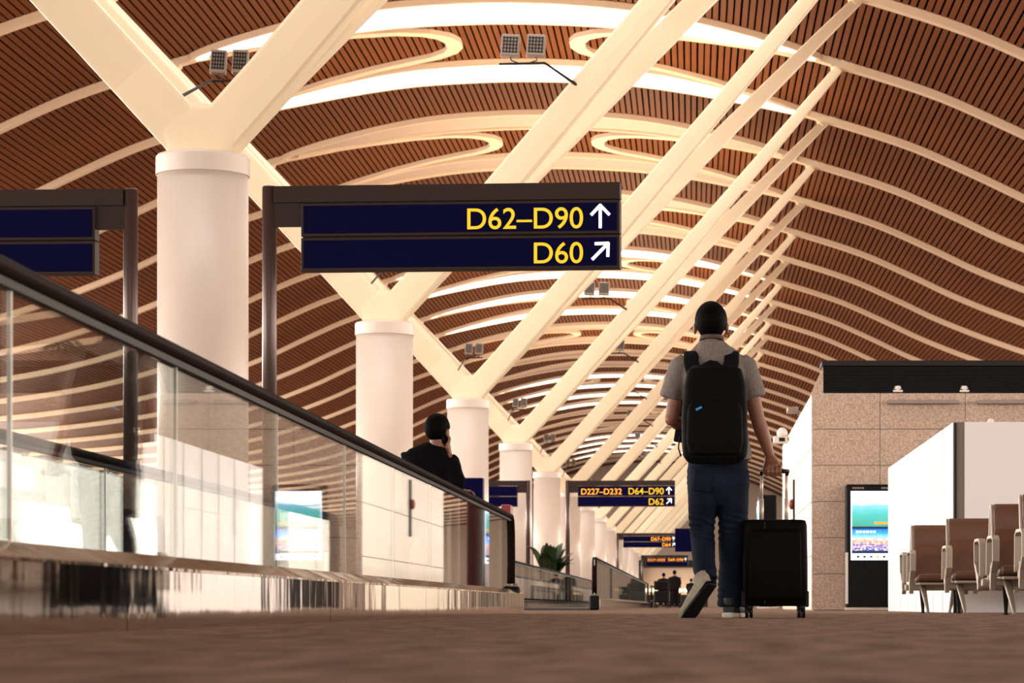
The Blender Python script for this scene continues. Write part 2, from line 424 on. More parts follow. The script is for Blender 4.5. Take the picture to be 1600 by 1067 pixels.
# ---------------------------------------------------------------- direction signs
def text_mesh(body, size, mat_, parent, loc, name='lettering', align='RIGHT'):
    cu = bpy.data.curves.new(name, 'FONT'); cu.body = body; cu.size = size; cu.align_x = align; cu.extrude = .004; cu.offset = size*.004
    o = bpy.data.objects.new(name, cu); COL.objects.link(o)
    dg = bpy.context.evaluated_depsgraph_get(); me = bpy.data.meshes.new_from_object(o.evaluated_get(dg)); bpy.data.objects.remove(o)
    me.materials.clear(); me.materials.append(mat_)
    return inst(name, me, parent, loc, (PI/2, 0, 0))
def arrow(parent, x, z, size, ang, m):
    bm = bmesh.new(); h = size; tk = size*.13
    def bar(a, b):
        a, b = Vector(a), Vector(b); d = (b-a).normalized(); n = Vector((-d.y, d.x))*tk/2
        v = [bm.verts.new((p.x, yy, p.y)) for yy in (-.004, .004) for p in (a-n, b-n, b+n, a+n)]
        for q in ((0,1,2,3), (7,6,5,4), (0,4,5,1), (1,5,6,2), (2,6,7,3), (3,7,4,0)): bm.faces.new([v[i] for i in q])
    bar((0, -h*.5), (0, h*.46)); bar((-h*.40, h*.06), (.02*h, h*.5)); bar((h*.40, h*.06), (-.02*h, h*.5))
    return inst('arrow', (lambda o: (o.data, bpy.data.objects.remove(o))[0])(mesh_obj('arrow', bm, m)), parent, (x, -.088, z), (0, ang, 0))
def sign(d, xp, top, rows, label, rz=0, side=1, L=3.13, textmat='yellow', kk=1.0):
    """post at xp; panel reaches to +x (side=1) or -x (side=-1); rows = [(text, arrow angle or None)]"""
    t = empty('direction_sign', (xp, d, 0), rz); tag(t, label, 'sign', 'direction signs on posts')
    s = side
    bm = bmesh.new(); loft(bm, [(0, 0, 0), (0, 0, top-.012), (0, 0, top)], [.064, .064, .055], n=20); mesh_obj('post', bm, M['signpost'], t, True)
    def bx(name, x0, x1, y0, y1, z0, z1, m, par=None, bev=0):
        a, b = sorted((s*x0, s*x1)); return boxobj(name, (a, b, y0, y1, z0, z1), m, par or t, bev)
    z = top
    bx('top_beam', .05, L, -.07, .07, z-.155, z-.01, M['signframe'])
    bx('bracket', .05, .30, -.04, .04, z-.36, z-.155, M['signframe'])
    for i in range(2):
        z1 = z-.165-i*.305; z0 = z1-.295
        fr_ = bx('panel', .30, L, -.075, .075, z0, z1, M['signframe'], bev=.006)
        bx('panel_face', .325, L-.025, -.083, -.07, z0+.025, z1-.025, M['signblue'], fr_)
        if i < len(rows) and rows[i][0]:
            txt, ang = rows[i]
            zz = (z0+z1)/2; h = .19
            xr = L-.315
            for body, mt, dx in txt:
                text_mesh(body, h*1.38*(.92 if len(body) > 8 else 1), M[mt], fr_, (xr-dx, -.088, zz-h*.52))
            if ang is not None: arrow(fr_, L-.17, zz, .205, ang, M['signwhite'])
    return t
R45 = PI/4
k24 = 24.4
sign(k24, (421-VX)*k24/F, H+(VY-291)*k24/F, [([('D62–D90', 'yellow', 0)], 0), ([('D60', 'yellow', 0)], R45)], 'large blue sign reading D62-D90 and D60 above the near walkway', math.radians(-4.5))
sign(k24, (204-VX)*k24/F, H+(VY-295)*k24/F, [], 'blank-faced blue sign on a post at the far left, cut by the frame', math.radians(-3), side=-1)
sign(80, (887-VX)*80/F, 3.72, [([('D64–D90', 'yellow', 0), ('D227–D232', 'orange', 1.22)], 0), ([('D62', 'yellow', 0)], R45)], 'blue sign reading D227-D232, D64-D90 and D62, beyond the large sign', math.radians(-4))
sign(80, -5.0+.2, 3.72, [], 'blue sign seen between the third and fourth columns', 0, side=-1)
sign(145, (965-VX)*145/F, 3.92, [([('D67–D90', 'orange', 0)], 0), ([('D64', 'orange', 0)], R45)], 'small blue sign reading D67-D90 and D64 in the distance', math.radians(-4))
sign(186, (1003-VX)*186/F, 3.52, [([('D69–D90', 'orange', 0), ('D227–D232', 'orange', 1.22)], 0)], 'tiny blue sign reading D227-D232 and D69-D90, the farthest one', math.radians(-3))
t = empty('hanging_board', P(1070, 862, 118)); t.location.z = 0
tag(t, 'dark blue board hanging right of the small D67-D90 sign', 'sign')
q = P(1070, 862, 118)
boxobj('board', (-.42, 1.1, -.08, .08, q.z, q.z+1.0), M['signblue'], t, .01)
boxobj('post', (.72, .82, -.05, .05, 0, q.z), M['signpost'], t)

# ---------------------------------------------------------------- right side: granite block, booth, kiosks, benches
DW, XW = 40.3, 1.734
blk = empty('granite_block', (XW, DW, 0)); tag(blk, 'speckled granite service block with cream side wall on the right', 'service block')
boxobj('core', (.03, 9, .03, 13.2, 0, 3.17), M['granite'], blk)
slab_me = {}
def slab(w_, h_, m):
    k = (round(w_, 3), round(h_, 3), m.name)
    if k not in slab_me:
        bm = bmesh.new(); box(bm, 0, w_, -.02, .03, 0, h_); bevel_all(bm, .004, 1); me = bpy.data.meshes.new('slab'); bm.to_mesh(me); bm.free(); me.materials.append(m); slab_me[k] = me
    return slab_me[k]
for i in range(7):
    for j in range(6):
        x0 = 0 if i == 0 else 1.006+(i-1)*1.247; wd = (1.006 if i == 0 else 1.247)-.008
        inst('slab', slab(wd, .522, M['granite']), blk, (x0, 0, .01+j*.53))
for i in range(7):
    for j in range(4):
        inst('side_panel', slab(1.86, .785, M['creamwall']), blk, (.02, 13.1-i*1.87, .01+j*.793), (0, 0, -PI/2))
bm = bmesh.new(); v = [bm.verts.new(p) for p in [(0, -.02, 3.18), (.17, -.02, 3.56), (.17, -.02, 3.18), (0, .6, 3.18), (.17, .6, 3.56), (.17, .6, 3.18)]]
for q in ((0,2,1), (3,4,5), (0,1,4,3), (1,2,5,4)): bm.faces.new([v[i] for i in q])
mesh_obj('end_wedge', bm, M['granite'], blk)
gr = boxobj('louvre_band', (.17, 9, .06, .6, 3.17, 3.58), M['black'], blk)
for i in range(12): boxobj('louvre_slat', (.175, 9, .0, .055, 3.20+i*.031, 3.215+i*.031), M['black'], gr)
boxobj('fascia', (.15, 9, -.05, .7, 3.58, 3.66), M['dark'], blk, .008)
for x0, wd in ((1.10, 1.05), (2.42, 1.05)):
    o = boxobj('wall_light', (XW+x0, XW+x0+wd, DW-.16, DW-.021, 3.02, 3.075), M['lampgrey'], None, .01)
    tag(o, 'slim grey linear wall light on the granite wall, %s' % {1.10: 'above the advertising screen', 2.42: 'cut by the frame', 3.74: 'farther right'}[x0], 'wall light', 'linear wall lights')
for px, lab in ((1403, 'above the advertising screen'), (1507, 'nearer the right edge')):
    q = P(px, 613, DW)
    t = empty('dome_camera', (q.x, DW+.1, 3.2)); tag(t, 'tiny white dome camera on the granite wall top, %s' % lab, 'camera')
    bm = bmesh.new(); ball(bm, (0, -.06, .06), (.06, .06, .045), 12, 8); mesh_obj('dome', bm, M['camwhite'], t, True)
    boxobj('base', (-.07, .07, -.12, .05, 0, .03), M['camwhite'], t, .008)

# security camera on the side wall
q = P(1222, 686, 50)
t = empty('security_camera', (q.x, 50, q.z)); tag(t, 'white security camera sticking out from the cream side wall', 'camera')
boxobj('housing', (-.16, .1, -.12, .12, -.08, .05), M['camwhite'], t, .02)
bm = bmesh.new(); ball(bm, (0, 0, .11), (.10, .10, .10), 14, 9); mesh_obj('dome', bm, M['camwhite'], t, True)
boxobj('lens', (-.06, .05, -.13, -.11, -.05, .02), M['dark'], t)
boxobj('arm', (.05, XW-q.x+.03, -.03, .03, -.03, .03), M['lampgrey'], t)
q = P(1246, 642, 45.5)
t = empty('bracket_light', (q.x, 45.5, q.z)); tag(t, 'grey bracket lamp near the top of the cream side wall', 'wall light')
boxobj('lamp', (-.17, .0, -.3, .3, -.03, .05), M['lampgrey'], t, .01); boxobj('arm', (0, XW-q.x+.02, -.05, .05, -.08, .0), M['lampgrey'], t)
q = P(1243, 788, 47)
t = empty('fire_alarm', (XW+.0, 47, q.z)); tag(t, 'small red and white alarm button on the cream side wall', 'alarm')
boxobj('plate', (-.03, 0, -.12, .12, -.55, .42), M['dark'], t); bm = bmesh.new(); ball(bm, (-.05, 0, 0), (.05, .09, .09), 12, 8); mesh_obj('bell', bm, M['red'], t, True)
boxobj('button', (-.11, -.09, -.03, .03, -.03, .03), M['camwhite'], t)

# white booth with plank side
DB, XB, HB = 27.3, 2.59, 1.89
bt = empty('white_booth', (XB, DB, 0)); tag(bt, 'white panelled booth behind the seats on the right', 'booth')
boxobj('core', (.02, 5, .03, 9.08, 0, HB-.01), M['white'], bt)
for i in range(8):
    boxobj('side_panel', (-.012, .03, i*1.138+.04, (i+1)*1.138-.04, 0, HB), M['white'], bt, .003, 1)
for i in range(9): boxobj('shadow_gap', (.0, .02, i*1.138-.04, i*1.138+.04, 0, HB-.01), M['dark'], bt)
boxobj('corner_post', (-.01, .1, -.02, .04, 0, HB), M['greypost'], bt)
boxobj('front_panel', (.10, 2.4, -.03, .03, 0, HB), M['white'], bt, .003, 1); boxobj('front_panel', (2.41, 5, -.03, .03, 0, HB), M['white'], bt, .003, 1)
t = empty('spot_lamp', P(1540, 656, DB+.4)); t.location.z = HB; tag(t, 'tiny white lamp on top of the white booth', 'lamp')
boxobj('foot', (-.14, .1, -.05, .05, 0, .015), M['dark'], t, .004); bm = bmesh.new(); ball(bm, (.05, 0, .03), (.035, .035, .035), 10, 7); mesh_obj('bulb', bm, M['camwhite'], t, True)

# advertising screens
def screen_mat(name, stops, scale, dist=3.0, strength=1.2, blotch=None):
    m = bpy.data.materials.new(name); m.use_nodes = True; nt = m.node_tree; nt.nodes.clear()
    tc = nt.nodes.new('ShaderNodeTexCoord'); sx = nt.nodes.new('ShaderNodeSeparateXYZ'); nt.links.new(tc.outputs['Generated'], sx.inputs[0])
    n = nt.nodes.new('ShaderNodeTexNoise'); n.inputs['Scale'].default_value = scale; n.inputs['Detail'].default_value = 5; nt.links.new(tc.outputs['Generated'], n.inputs['Vector'])
    a = nt.nodes.new('ShaderNodeMath'); a.operation = 'MULTIPLY_ADD'; a.inputs[1].default_value = dist*.1; nt.links.new(n.outputs['Fac'], a.inputs[0]); nt.links.new(sx.outputs['Z'], a.inputs[2])
    s2 = nt.nodes.new('ShaderNodeMath'); s2.operation = 'SUBTRACT'; s2.inputs[1].default_value = dist*.05; nt.links.new(a.outputs[0], s2.inputs[0])
    r = nt.nodes.new('ShaderNodeValToRGB'); nt.links.new(s2.outputs[0], r.inputs[0]); e = r.color_ramp.elements
    while len(e) < len(stops): e.new(.5)
    for el, (p, c) in zip(e, stops): el.position = p; el.color = (*c, 1)
    em = nt.nodes.new('ShaderNodeEmission'); em.inputs[1].default_value = strength; src = r.outputs[0]
    if blotch:
        n2 = nt.nodes.new('ShaderNodeTexNoise'); n2.inputs['Scale'].default_value = 16; nt.links.new(tc.outputs['Generated'], n2.inputs['Vector'])
        st = nt.nodes.new('ShaderNodeValToRGB'); st.color_ramp.elements[0].position = .5; st.color_ramp.elements[1].position = .62; nt.links.new(n2.outputs['Fac'], st.inputs[0])
        mp = nt.nodes.new('ShaderNodeMath'); mp.operation = 'LESS_THAN'; mp.inputs[1].default_value = .55; nt.links.new(sx.outputs['Z'], mp.inputs[0])
        ml = nt.nodes.new('ShaderNodeMath'); ml.operation = 'MULTIPLY'; nt.links.new(st.outputs[0], ml.inputs[0]); nt.links.new(mp.outputs[0], ml.inputs[1])
        mx = nt.nodes.new('ShaderNodeMixRGB'); nt.links.new(ml.outputs[0], mx.inputs[0]); nt.links.new(src, mx.inputs[1]); mx.inputs[2].default_value = (*blotch, 1); src = mx.outputs[0]
    nt.links.new(src, em.inputs[0]); o = nt.nodes.new('ShaderNodeOutputMaterial'); nt.links.new(em.outputs[0], o.inputs[0]); return m
M['scr_top'] = screen_mat('screen_sea_picture', [(0, (.05, .22, .16)), (.4, (.06, .30, .26)), (.7, (.15, .38, .48)), (.85, (.75, .85, .9)), (1, (1, 1, 1))], 3)
M['scr_city'] = screen_mat('screen_city_picture', [(0, (.02, .08, .3)), (.25, (.15, .1, .3)), (.45, (.45, .2, .12)), (.6, (.25, .4, .8)), (.8, (.03, .25, .8)), (1, (.02, .12, .5))], 6, 2, 1.2, (.95, .6, .3))
M['scr_white'] = emission('screen_white_bar', (.75, .82, 1), 1.2)
M['scr_orange'] = emission('screen_orange_caption', (1, .22, .02), 1.2)
M['scr_dark'] = emission('screen_dark_bar', (.02, .03, .06), 1)
def kiosk(loc, rz, label, w_=.80, h_=1.84):
    t = empty('advertising_kiosk', loc, rz); tag(t, label, 'kiosk', 'advertising kiosks')
    b = boxobj('cabinet', (0, w_, -.12, .06, .03, h_), M['black'], t, .035, 3)
    boxobj('foot', (-.01, w_+.01, -.14, .08, 0, .05), M['chrome'], t, .008)
    s_ = boxobj('screen', (.075, w_-.05, -.128, -.119, h_*.40, h_*.945), M['scr_white'], t)
    boxobj('sea_picture', (.09, w_-.05, -.133, -.127, h_*.665, h_*.90), M['scr_top'], s_)
    boxobj('dark_bar', (.09, w_-.05, -.133, -.127, h_*.645, h_*.665), M['scr_dark'], s_)
    boxobj('city_picture', (.09, w_-.05, -.133, -.127, h_*.475, h_*.645), M['scr_city'], s_)
    boxobj('dark_bar', (.09, w_-.05, -.133, -.127, h_*.452, h_*.475), M['scr_dark'], s_)
    boxobj('caption', (.42, .70, -.137, -.131, h_*.685, h_*.702), M['scr_orange'], s_)
    for i, c in enumerate(('dark', 'leaf', 'red', 'orange', 'leaf', 'dark')): boxobj('icon', (.16+i*.095, .20+i*.095, -.134, -.127, h_*.418, h_*.434), M[c], s_)
    for i in range(6): boxobj('headline_mark', (.15+i*.05, .185+i*.05, -.134, -.131, h_*.615, h_*.632), M['scr_white'], s_)
    for x0, n in ((.1, 5), (.52, 6)):
        for i in range(n): boxobj('title_mark', (x0+i*.035, x0+.025+i*.035, -.125, -.119, h_*.963, h_*.977), M['lampgrey'], b)
    boxobj('side_strip', (-.003, .035, -.126, -.1, .1, h_*.46), M['camwhite'], t, .005)
    return t
kiosk((2.22, DW-.13, 0), 0, 'tall black advertising kiosk with lit screen against the granite wall')
kk_ = kiosk((1.70, 61, 0), -PI/2, 'dark distant kiosk seen behind the suitcase handle', .95, 2.5); kk_.scale = (1, 2.2, 1)

# bench seats
def make_bench(n_seats=4):
    t = empty('bench_row', (0, 0, 0))
    W = .60
    boxobj('beam', (.02, n_seats*W, .16, .24, .215, .275), M['alu'], t, .01)
    for i in range(n_seats):
        x0 = i*W+.045; x1 = x0+.51
        bm = bmesh.new()           # backrest: padded slab leaning back, with a seam roll
        pts = [((x0+x1)/2, .34+.12*k, .30+.53*k) for k in (0, .1, .35, .62, .645, .67, .9, 1)]
        rad = [(.255, .030), (.255, .036), (.255, .036), (.255, .035), (.250, .026), (.255, .034), (.255, .034), (.25, .024)]
        loft(bm, pts, rad, side=Vector((1, 0, 0)), n=28, power=9); mesh_obj('backrest', bm, M['leather'], t, True)
        bm = bmesh.new()
        pts = [((x0+x1)/2, y, z) for y, z in ((-.15, .325), (-.13, .332), (.1, .315), (.36, .30))]
        loft(bm, pts, [(.25, .022), (.255, .034), (.255, .036), (.25, .03)], side=Vector((1, 0, 0)), n=28, power=7); mesh_obj('seat', bm, M['leather'], t, True)
        boxobj('seat_pan', (x0+.01, x1-.01, -.13, .36, .262, .286), M['alu'], t, .008)
        for xx in (x0-.006, x1+.006):
            bm = bmesh.new(); loft(bm, [(xx, .36, .27), (xx, .40, .34), (xx, .50, .83)], [(.012, .03), (.012, .035), (.012, .02)], n=8, power=5); mesh_obj('back_frame', bm, M['alu'], t)
    for i in range(n_seats+1):
        x = i*W+.0
        bm = bmesh.new()           # armrest: closed loop carried by a stem
        loop = [(x, .30, .30), (x, .28, .545), (x, .20, .575), (x, -.06, .575), (x, -.13, .55), (x, -.12, .40), (x, -.02, .335), (x, .14, .27)]
        loft(bm, loop, [(.028, .012)]*5+[(.026, .014), (.024, .018), (.022, .022)], side=Vector((1, 0, 0)), n=12, power=9)
        loft(bm, [(x, -.02, .37), (x, .05, .28), (x, .1, .195)], [(.028, .03), (.022, .03), (.020, .03)], n=12, power=9)
        mesh_obj('armrest', bm, M['alu'], t)
    for i in (0, n_seats-1):
        x = i*W+.14
        for y1, m in ((-.10, 'alu'), (.46, 'dark')):
            bm = bmesh.new()
            loft(bm, [(x-.03, .2, .29), (x-.02, .2+.35*(y1-.2), .2), (x, y1, .02), (x, y1, .0)], [(.035, .03), (.026, .024), (.014, .014), (.02, .02)], n=10, power=4)
            mesh_obj('leg', bm, M[m], t, True)
    return t
bench = make_bench()
for i, (px, d, lab) in enumerate(((1425, 25.7, 'brown leather bench row farthest back, beside the booth corner'), (1481, 23.7, 'brown leather bench row in the middle of the three'), (1553, 20.3, 'tall-looking brown leather bench row nearest, at the right edge'), (1599, 18.5, 'bench row showing only one armrest at the right frame edge'))):
    o = bench if i == 0 else copy_tree(bench)
    o.location = ((px-VX)*d/F, d, 0); tag(o, lab, 'bench', 'bench rows on the right')
    if i in (0, 2):
        b = copy_tree(bench); b.location = ((px-VX)*d/F+2.4, d+1.07, 0); b.rotation_euler = (0, 0, PI)
        tag(b, 'bench row standing back to back behind the %s one' % ('farthest' if i == 0 else 'nearest'), 'bench', 'bench rows on the right')

# ---------------------------------------------------------------- planters, cabinets in the middle distance
def leafy(bm, base, tip, wd, bend=.2, n=7):
    base, tip = Vector(base), Vector(tip); d = tip-base; sd = d.cross(Vector((0, 0, 1)))
    if sd.length < 1e-4: sd = Vector((1, 0, 0))
    sd.normalize(); up = Vector((0, 0, 1)); prev = None
    for i in range(n+1):
        k = i/n; c = base+d*k+up*bend*math.sin(PI*k)*d.length; w_ = wd*math.sin(PI*min(.98, .06+.94*k))**.8
        a = [bm.verts.new(c-sd*w_), bm.verts.new(c+up*w_*.25), bm.verts.new(c+sd*w_)]
        if prev:
            for j in range(2): bm.faces.new((prev[j], prev[j+1], a[j+1], a[j]))
        prev = a
def potted(loc, label, leaves, h, spread, m='leaf', wd=.1, seed=1):
    rnd = random.Random(seed); t = empty('potted_plant', loc); tag(t, label, 'plant')
    bm = bmesh.new(); loft(bm, [(0, 0, 0), (0, 0, .3), (0, 0, .5), (0, 0, .5)], [.2, .26, .3, .24], n=20); mesh_obj('pot', bm, M['pot'], t, True)
    for i in range(leaves):
        a = rnd.uniform(0, 2*PI); r = rnd.uniform(.2, 1)*spread; z = rnd.uniform(.5, 1)*h
        bm = bmesh.new(); leafy(bm, (0, 0, .45), (math.cos(a)*r, math.sin(a)*r, .45+z), wd*rnd.uniform(.6, 1.2), rnd.uniform(.1, .3)); mesh_obj('leaf', bm, M[m if i % 3 else 'leafdark'], t, True)
    return t
q = P(858, 900, 70); potted((q.x, 70, 0), 'dark green broad-leaved potted plant beyond the near walkway', 40, 1.25, .72, wd=.14)
bm = bmesh.new(); leafy(bm, (0, 0, .5), (.12, -.1, 1.5), .13, .05)
o = mesh_obj('leaf', bm, M['leaf']); o.parent = [x for x in COL.objects if x.name.startswith('potted_plant')][0]
def palm(loc, label, seed):
    rnd = random.Random(seed); t = empty('potted_palm', loc); tag(t, label, 'plant')
    t.scale = (1.1, 1.1, 2.1)
    bm = bmesh.new(); loft(bm, [(0, 0, 0), (0, 0, .18), (0, 0, .22)], [.16, .2, .18], n=16); mesh_obj('pot', bm, M['pot'], t, True)
    for i in range(9):
        a = i*2*PI/9+rnd.uniform(-.2, .2); L = rnd.uniform(.5, .8)
        bm = bmesh.new(); pts = [Vector((math.cos(a)*L*k, math.sin(a)*L*k, .2+.75*k-.55*k*k)) for k in [j/8 for j in range(9)]]
        loft(bm, pts, [.008]*9, n=5)
        sd = Vector((-math.sin(a), math.cos(a), 0))
        for p, k in zip(pts[1:], range(1, 9)):
            for sgn in (-1, 1): leafy(bm, p, p+sd*sgn*.22*math.sin(PI*k/9.5)+Vector((math.cos(a)*.12, math.sin(a)*.12, -.08)), .014, .1, 3)
        mesh_obj('frond', bm, M['leaf'], t)
    return t
for i, x in enumerate((6.2, 8.2)): palm((x, DW+2.2, 3.18), 'palm on top of the granite block, %s from the corridor' % ORD[i].replace('nearest', 'first'), 20+i)

t = empty('red_cabinet', (-2.60, 37.5, 0)); tag(t, 'red cabinet with beige top beyond the end of the near walkway', 'cabinet')
boxobj('body', (-.17, .0, -.25, .25, 0, 1.40), M['beige'], t, .01); boxobj('red_panel', (0, .13, -.27, .25, 0, 1.44), M['red'], t, .012)
for i in range(3): boxobj('dark_window', (.03, .10, -.276, -.268, .5+i*.3, .72+i*.3), M['black'], t)
t = empty('red_cabinet', (-5.0, 61, 0)); tag(t, 'red and blue cabinet seen between the third and fourth columns', 'cabinet')
boxobj('body', (-.35, .35, -.2, .2, 0, 2.35), M['red'], t, .02); boxobj('header', (-.36, .36, -.22, .2, 2.35, 2.9), M['signblue'], t, .02)

# ---------------------------------------------------------------- people
def finger(bm, pts, r=.0085):
    loft(bm, pts, [r*1.05]+[r]*(len(pts)-2)+[r*.75], n=8); ball(bm, pts[-1], r*.8, 8, 6)
def head_parts(t, c, yaw=0, scale=1.0, nod=0.0, hair_len=.0):
    """skin head loft pieces returned in a bmesh local to the figure; face towards +Y rotated by yaw"""
    bm = bmesh.new()
    ball(bm, (0, -.005, .03), (.076, .094, .098), 24, 16)                 # skull
    loft(bm, [(0, .02, .0), (0, .035, -.05), (0, .045, -.095), (0, .052, -.118)], [(.066, .072), (.060, .062), (.044, .045), (.024, .024)], n=18)   # jaw
    loft(bm, [(0, .085, .025), (0, .103, -.005), (0, .108, -.02), (0, .09, -.028)], [.008, .012, .015, .01], n=8)    # nose
    ball(bm, (0, .088, -.052), (.022, .010, .006), 10, 6); ball(bm, (0, .087, -.063), (.020, .010, .007), 10, 6)     # lips
    for s in (-1, 1):
        ball(bm, (s*.03, .078, .022), (.015, .011, .010), 10, 8)
        ball(bm, (s*.087, -.005, -.005), (.011, .022, .034), 10, 8)       # ear
        loft(bm, [(s*.03, .084, .045), (s*.05, .074, .042)], [.006, .005], n=6)
    loft(bm, [(0, -.012, -.02), (0, -.02, -.09), (0, -.03, -.17)], [(.055, .06), (.054, .058), (.066, .062)], n=18)   # neck
    Mx = Matrix.Translation(Vector(c)) @ Matrix.Rotation(yaw, 4, 'Z') @ Matrix.Rotation(nod, 4, 'X') @ Matrix.Scale(scale, 4)
    bmesh.ops.transform(bm, matrix=Mx, verts=bm.verts)
    hb = bmesh.new()
    bmesh.ops.create_uvsphere(hb, u_segments=48, v_segments=32, radius=1)
    for v in hb.verts:
        p = v.co
        v.co = Vector((p.x*.088, -.010+p.y*.107, .036+p.z*.107))
        nz = noise.noise(v.co*60)*.004; v.co += p*nz
    dele = [v for v in hb.verts if (v.co.y > .045 and v.co.z < .085) or v.co.z < -.055+.0*v.co.y or (v.co.z < -.012 and abs(v.co.x) > .060 and v.co.y > -.04) or (v.co.y > .0 and v.co.z < .02)]
    bmesh.ops.delete(hb, geom=dele, context='VERTS')
    bmesh.ops.solidify(hb, geom=list(hb.faces), thickness=.012)
    bmesh.ops.transform(hb, matrix=Mx, verts=hb.verts)
    return bm, hb
def join(dst, src):
    me = bpy.data.meshes.new('tmp'); src.to_mesh(me); src.free(); dst.from_mesh(me); bpy.data.meshes.remove(me)
def wr(amp, freq, stretch=(1, 1, 1), seed=0):
    def f(me):
        co = [0.0]*(len(me.vertices)*3); me.vertices.foreach_get('co', co)
        no = [n.vector.copy() for n in me.vertex_normals]
        for i, v in enumerate(me.vertices):
            p = Vector((v.co.x*stretch[0], v.co.y*stretch[1], v.co.z*stretch[2]))*freq+Vector((seed, 0, 0))
            n = noise.noise(p)+.5*noise.noise(p*2.1); v.co += no[i]*amp*n
    return f
PD = 15.3
sc = F/PD
def W(px, py, dy=0):       # point of the walking traveller, local to his Empty
    d = PD+dy; return Vector(((px-VX)*d/F-.12, dy, H+(VY-py)*d/F))
man = empty('person', (.12, PD, 0))
tag(man, 'man walking away with black backpack, grey short-sleeved shirt and jeans, pulling a suitcase', 'person')
# joints
neck = W(1112, 536); hipc = W(1122, 722)
LS, RS = W(1066, 572), W(1164, 572)
LE, RE = W(1049, 655, -.02), W(1184, 655, -.02)
LW, RW = W(1078, 672, .24), W(1203, 712, .0)
GR = W(1209, 736, .03)                        # grip centre
LH, RH = W(1098, 735), W(1146, 735)
LK, RK = W(1097, 826, .05), W(1145, 826, .09)
LA, RA = W(1102, 908, -.22), W(1142, 936, .10)
bm, hb = head_parts(man, W(1111, 512), 0, 1.03)
loft(bm, [neck+Vector((0, 0, .02)), neck+Vector((0, 0, -.06)), W(1116, 600), W(1120, 660), hipc, hipc+Vector((0, 0, -.1))], [(.06, .06), (.14, .08), (.165, .10), (.145, .095), (.155, .10), (.14, .09)], n=20, power=2.5)
def limb(bm, pts, rad, n=14): loft(bm, pts, rad, side=Vector((1, 0, 0)), n=n)
limb(bm, [LS, LS.lerp(LE, .5), LE, LE.lerp(LW, .3), LE.lerp(LW, .7), LW], [.052, .046, .038, .041, .033, .026])
limb(bm, [RS, RS.lerp(RE, .5), RE, RE.lerp(RW, .3), RE.lerp(RW, .7), RW], [.052, .047, .040, .042, .034, .027])
ball(bm, LE, .038); ball(bm, RE, .039)
limb(bm, [LH, LK, LK.lerp(LA, .93)], [.075, .055, .030]); limb(bm, [RH, RK, RA], [.075, .055, .038])
limb(bm, [RA, RA+Vector((0, .13, -.05))], [.036, .03])
# right hand closed on the grip: bar runs along X
loft(bm, [RW, RW.lerp(GR, .45)+Vector((-.004, -.004, .012)), GR+Vector((0, .004, .026)), GR+Vector((0, .018, .012))], [(.030, .023), (.041, .022), (.043, .018), (.040, .014)], side=Vector((1, 0, .3)), n=12, power=2.6)
for i, dx in enumerate((-.036, -.012, .012, .035)):
    r = (.0095, .010, .0098, .0085)[i]
    b = GR+Vector((dx, 0, 0))
    finger(bm, [b+Vector((0, .016, .022)), b+Vector((0, -.004, .031)), b+Vector((0, -.025, .018)), b+Vector((0, -.030, -.006)), b+Vector((0, -.015, -.025)), b+Vector((0, .006, -.022))], r)
finger(bm, [RW.lerp(GR, .4)+Vector((-.030, .0, 0)), GR+Vector((-.054, .0, .018)), GR+Vector((-.056, -.014, -.002)), GR+Vector((-.05, -.016, -.018))], .0105)
# left hand relaxed in front
fd = (LW-LE).normalized()
loft(bm, [LW, LW+fd*.04, LW+fd*.085], [(.026, .020), (.040, .017), (.040, .014)], side=Vector((0, 0, 1)), n=12, power=2.6)
for i, dz in enumerate((.03, .01, -.01, -.03)):
    b = LW+fd*.085+Vector((0, 0, dz)); L = (.068, .078, .072, .055)[i]
    finger(bm, [b, b+fd*L*.5+Vector((.012, 0, -.004)), b+fd*L*.85+Vector((.036, 0, -.010)), b+fd*L+Vector((.055, 0, -.016))])
b = LW+fd*.03+Vector((0, 0, .03)); finger(bm, [b, b+fd*.03+Vector((.02, 0, .025)), b+fd*.06+Vector((.035, 0, .03))], .010)
remesh('body', bm, M['skin'], man, .0055, 3)
mesh_obj('hair', hb, M['hair'], man, True)
# shirt
bm = bmesh.new()
cz = lambda px, py, rx, ry, dy=0: (W(px, py, dy), (rx, ry))
sec = [cz(1112, 531, .060, .062, -.022), cz(1112, 538, .078, .070, -.018), cz(1113, 548, .125, .085, -.01), cz(1114, 562, .180, .105), cz(1115, 585, .190, .118), cz(1117, 620, .182, .118), cz(1119, 660, .172, .112), cz(1121, 690, .176, .114), cz(1122, 712, .186, .124), cz(1122, 719, .184, .122)]
loft(bm, [s_[0] for s_ in sec], [s_[1] for s_ in sec], n=28, power=2.6)
for Sx, Ex, end in ((LS, LE, W(1047, 624, -.01)), (RS, RE, W(1179, 622, -.01))):
    loft(bm, [Sx+Vector((.03 if Sx is LS else -.03, 0, .02)), Sx, Sx.lerp(end, .5), end], [(.062, .07), (.070, .072), (.068, .068), (.064, .070)], side=Vector((1, 0, 0)), n=18)
shirt = remesh('shirt', bm, M['shirt'], man, .008, 5, wr(.006, 9, (1, 1, .6)))
bm = bmesh.new(); loft(bm, [W(1112, 534, -.025), W(1112, 528, -.02), W(1112, 526, -.018)], [(.070, .072), (.066, .067), (.058, .058)], n=28, power=2.2, cap=False); bmesh.ops.solidify(bm, geom=list(bm.faces), thickness=.006)
mesh_obj('collar', bm, M['shirt'], shirt, True)
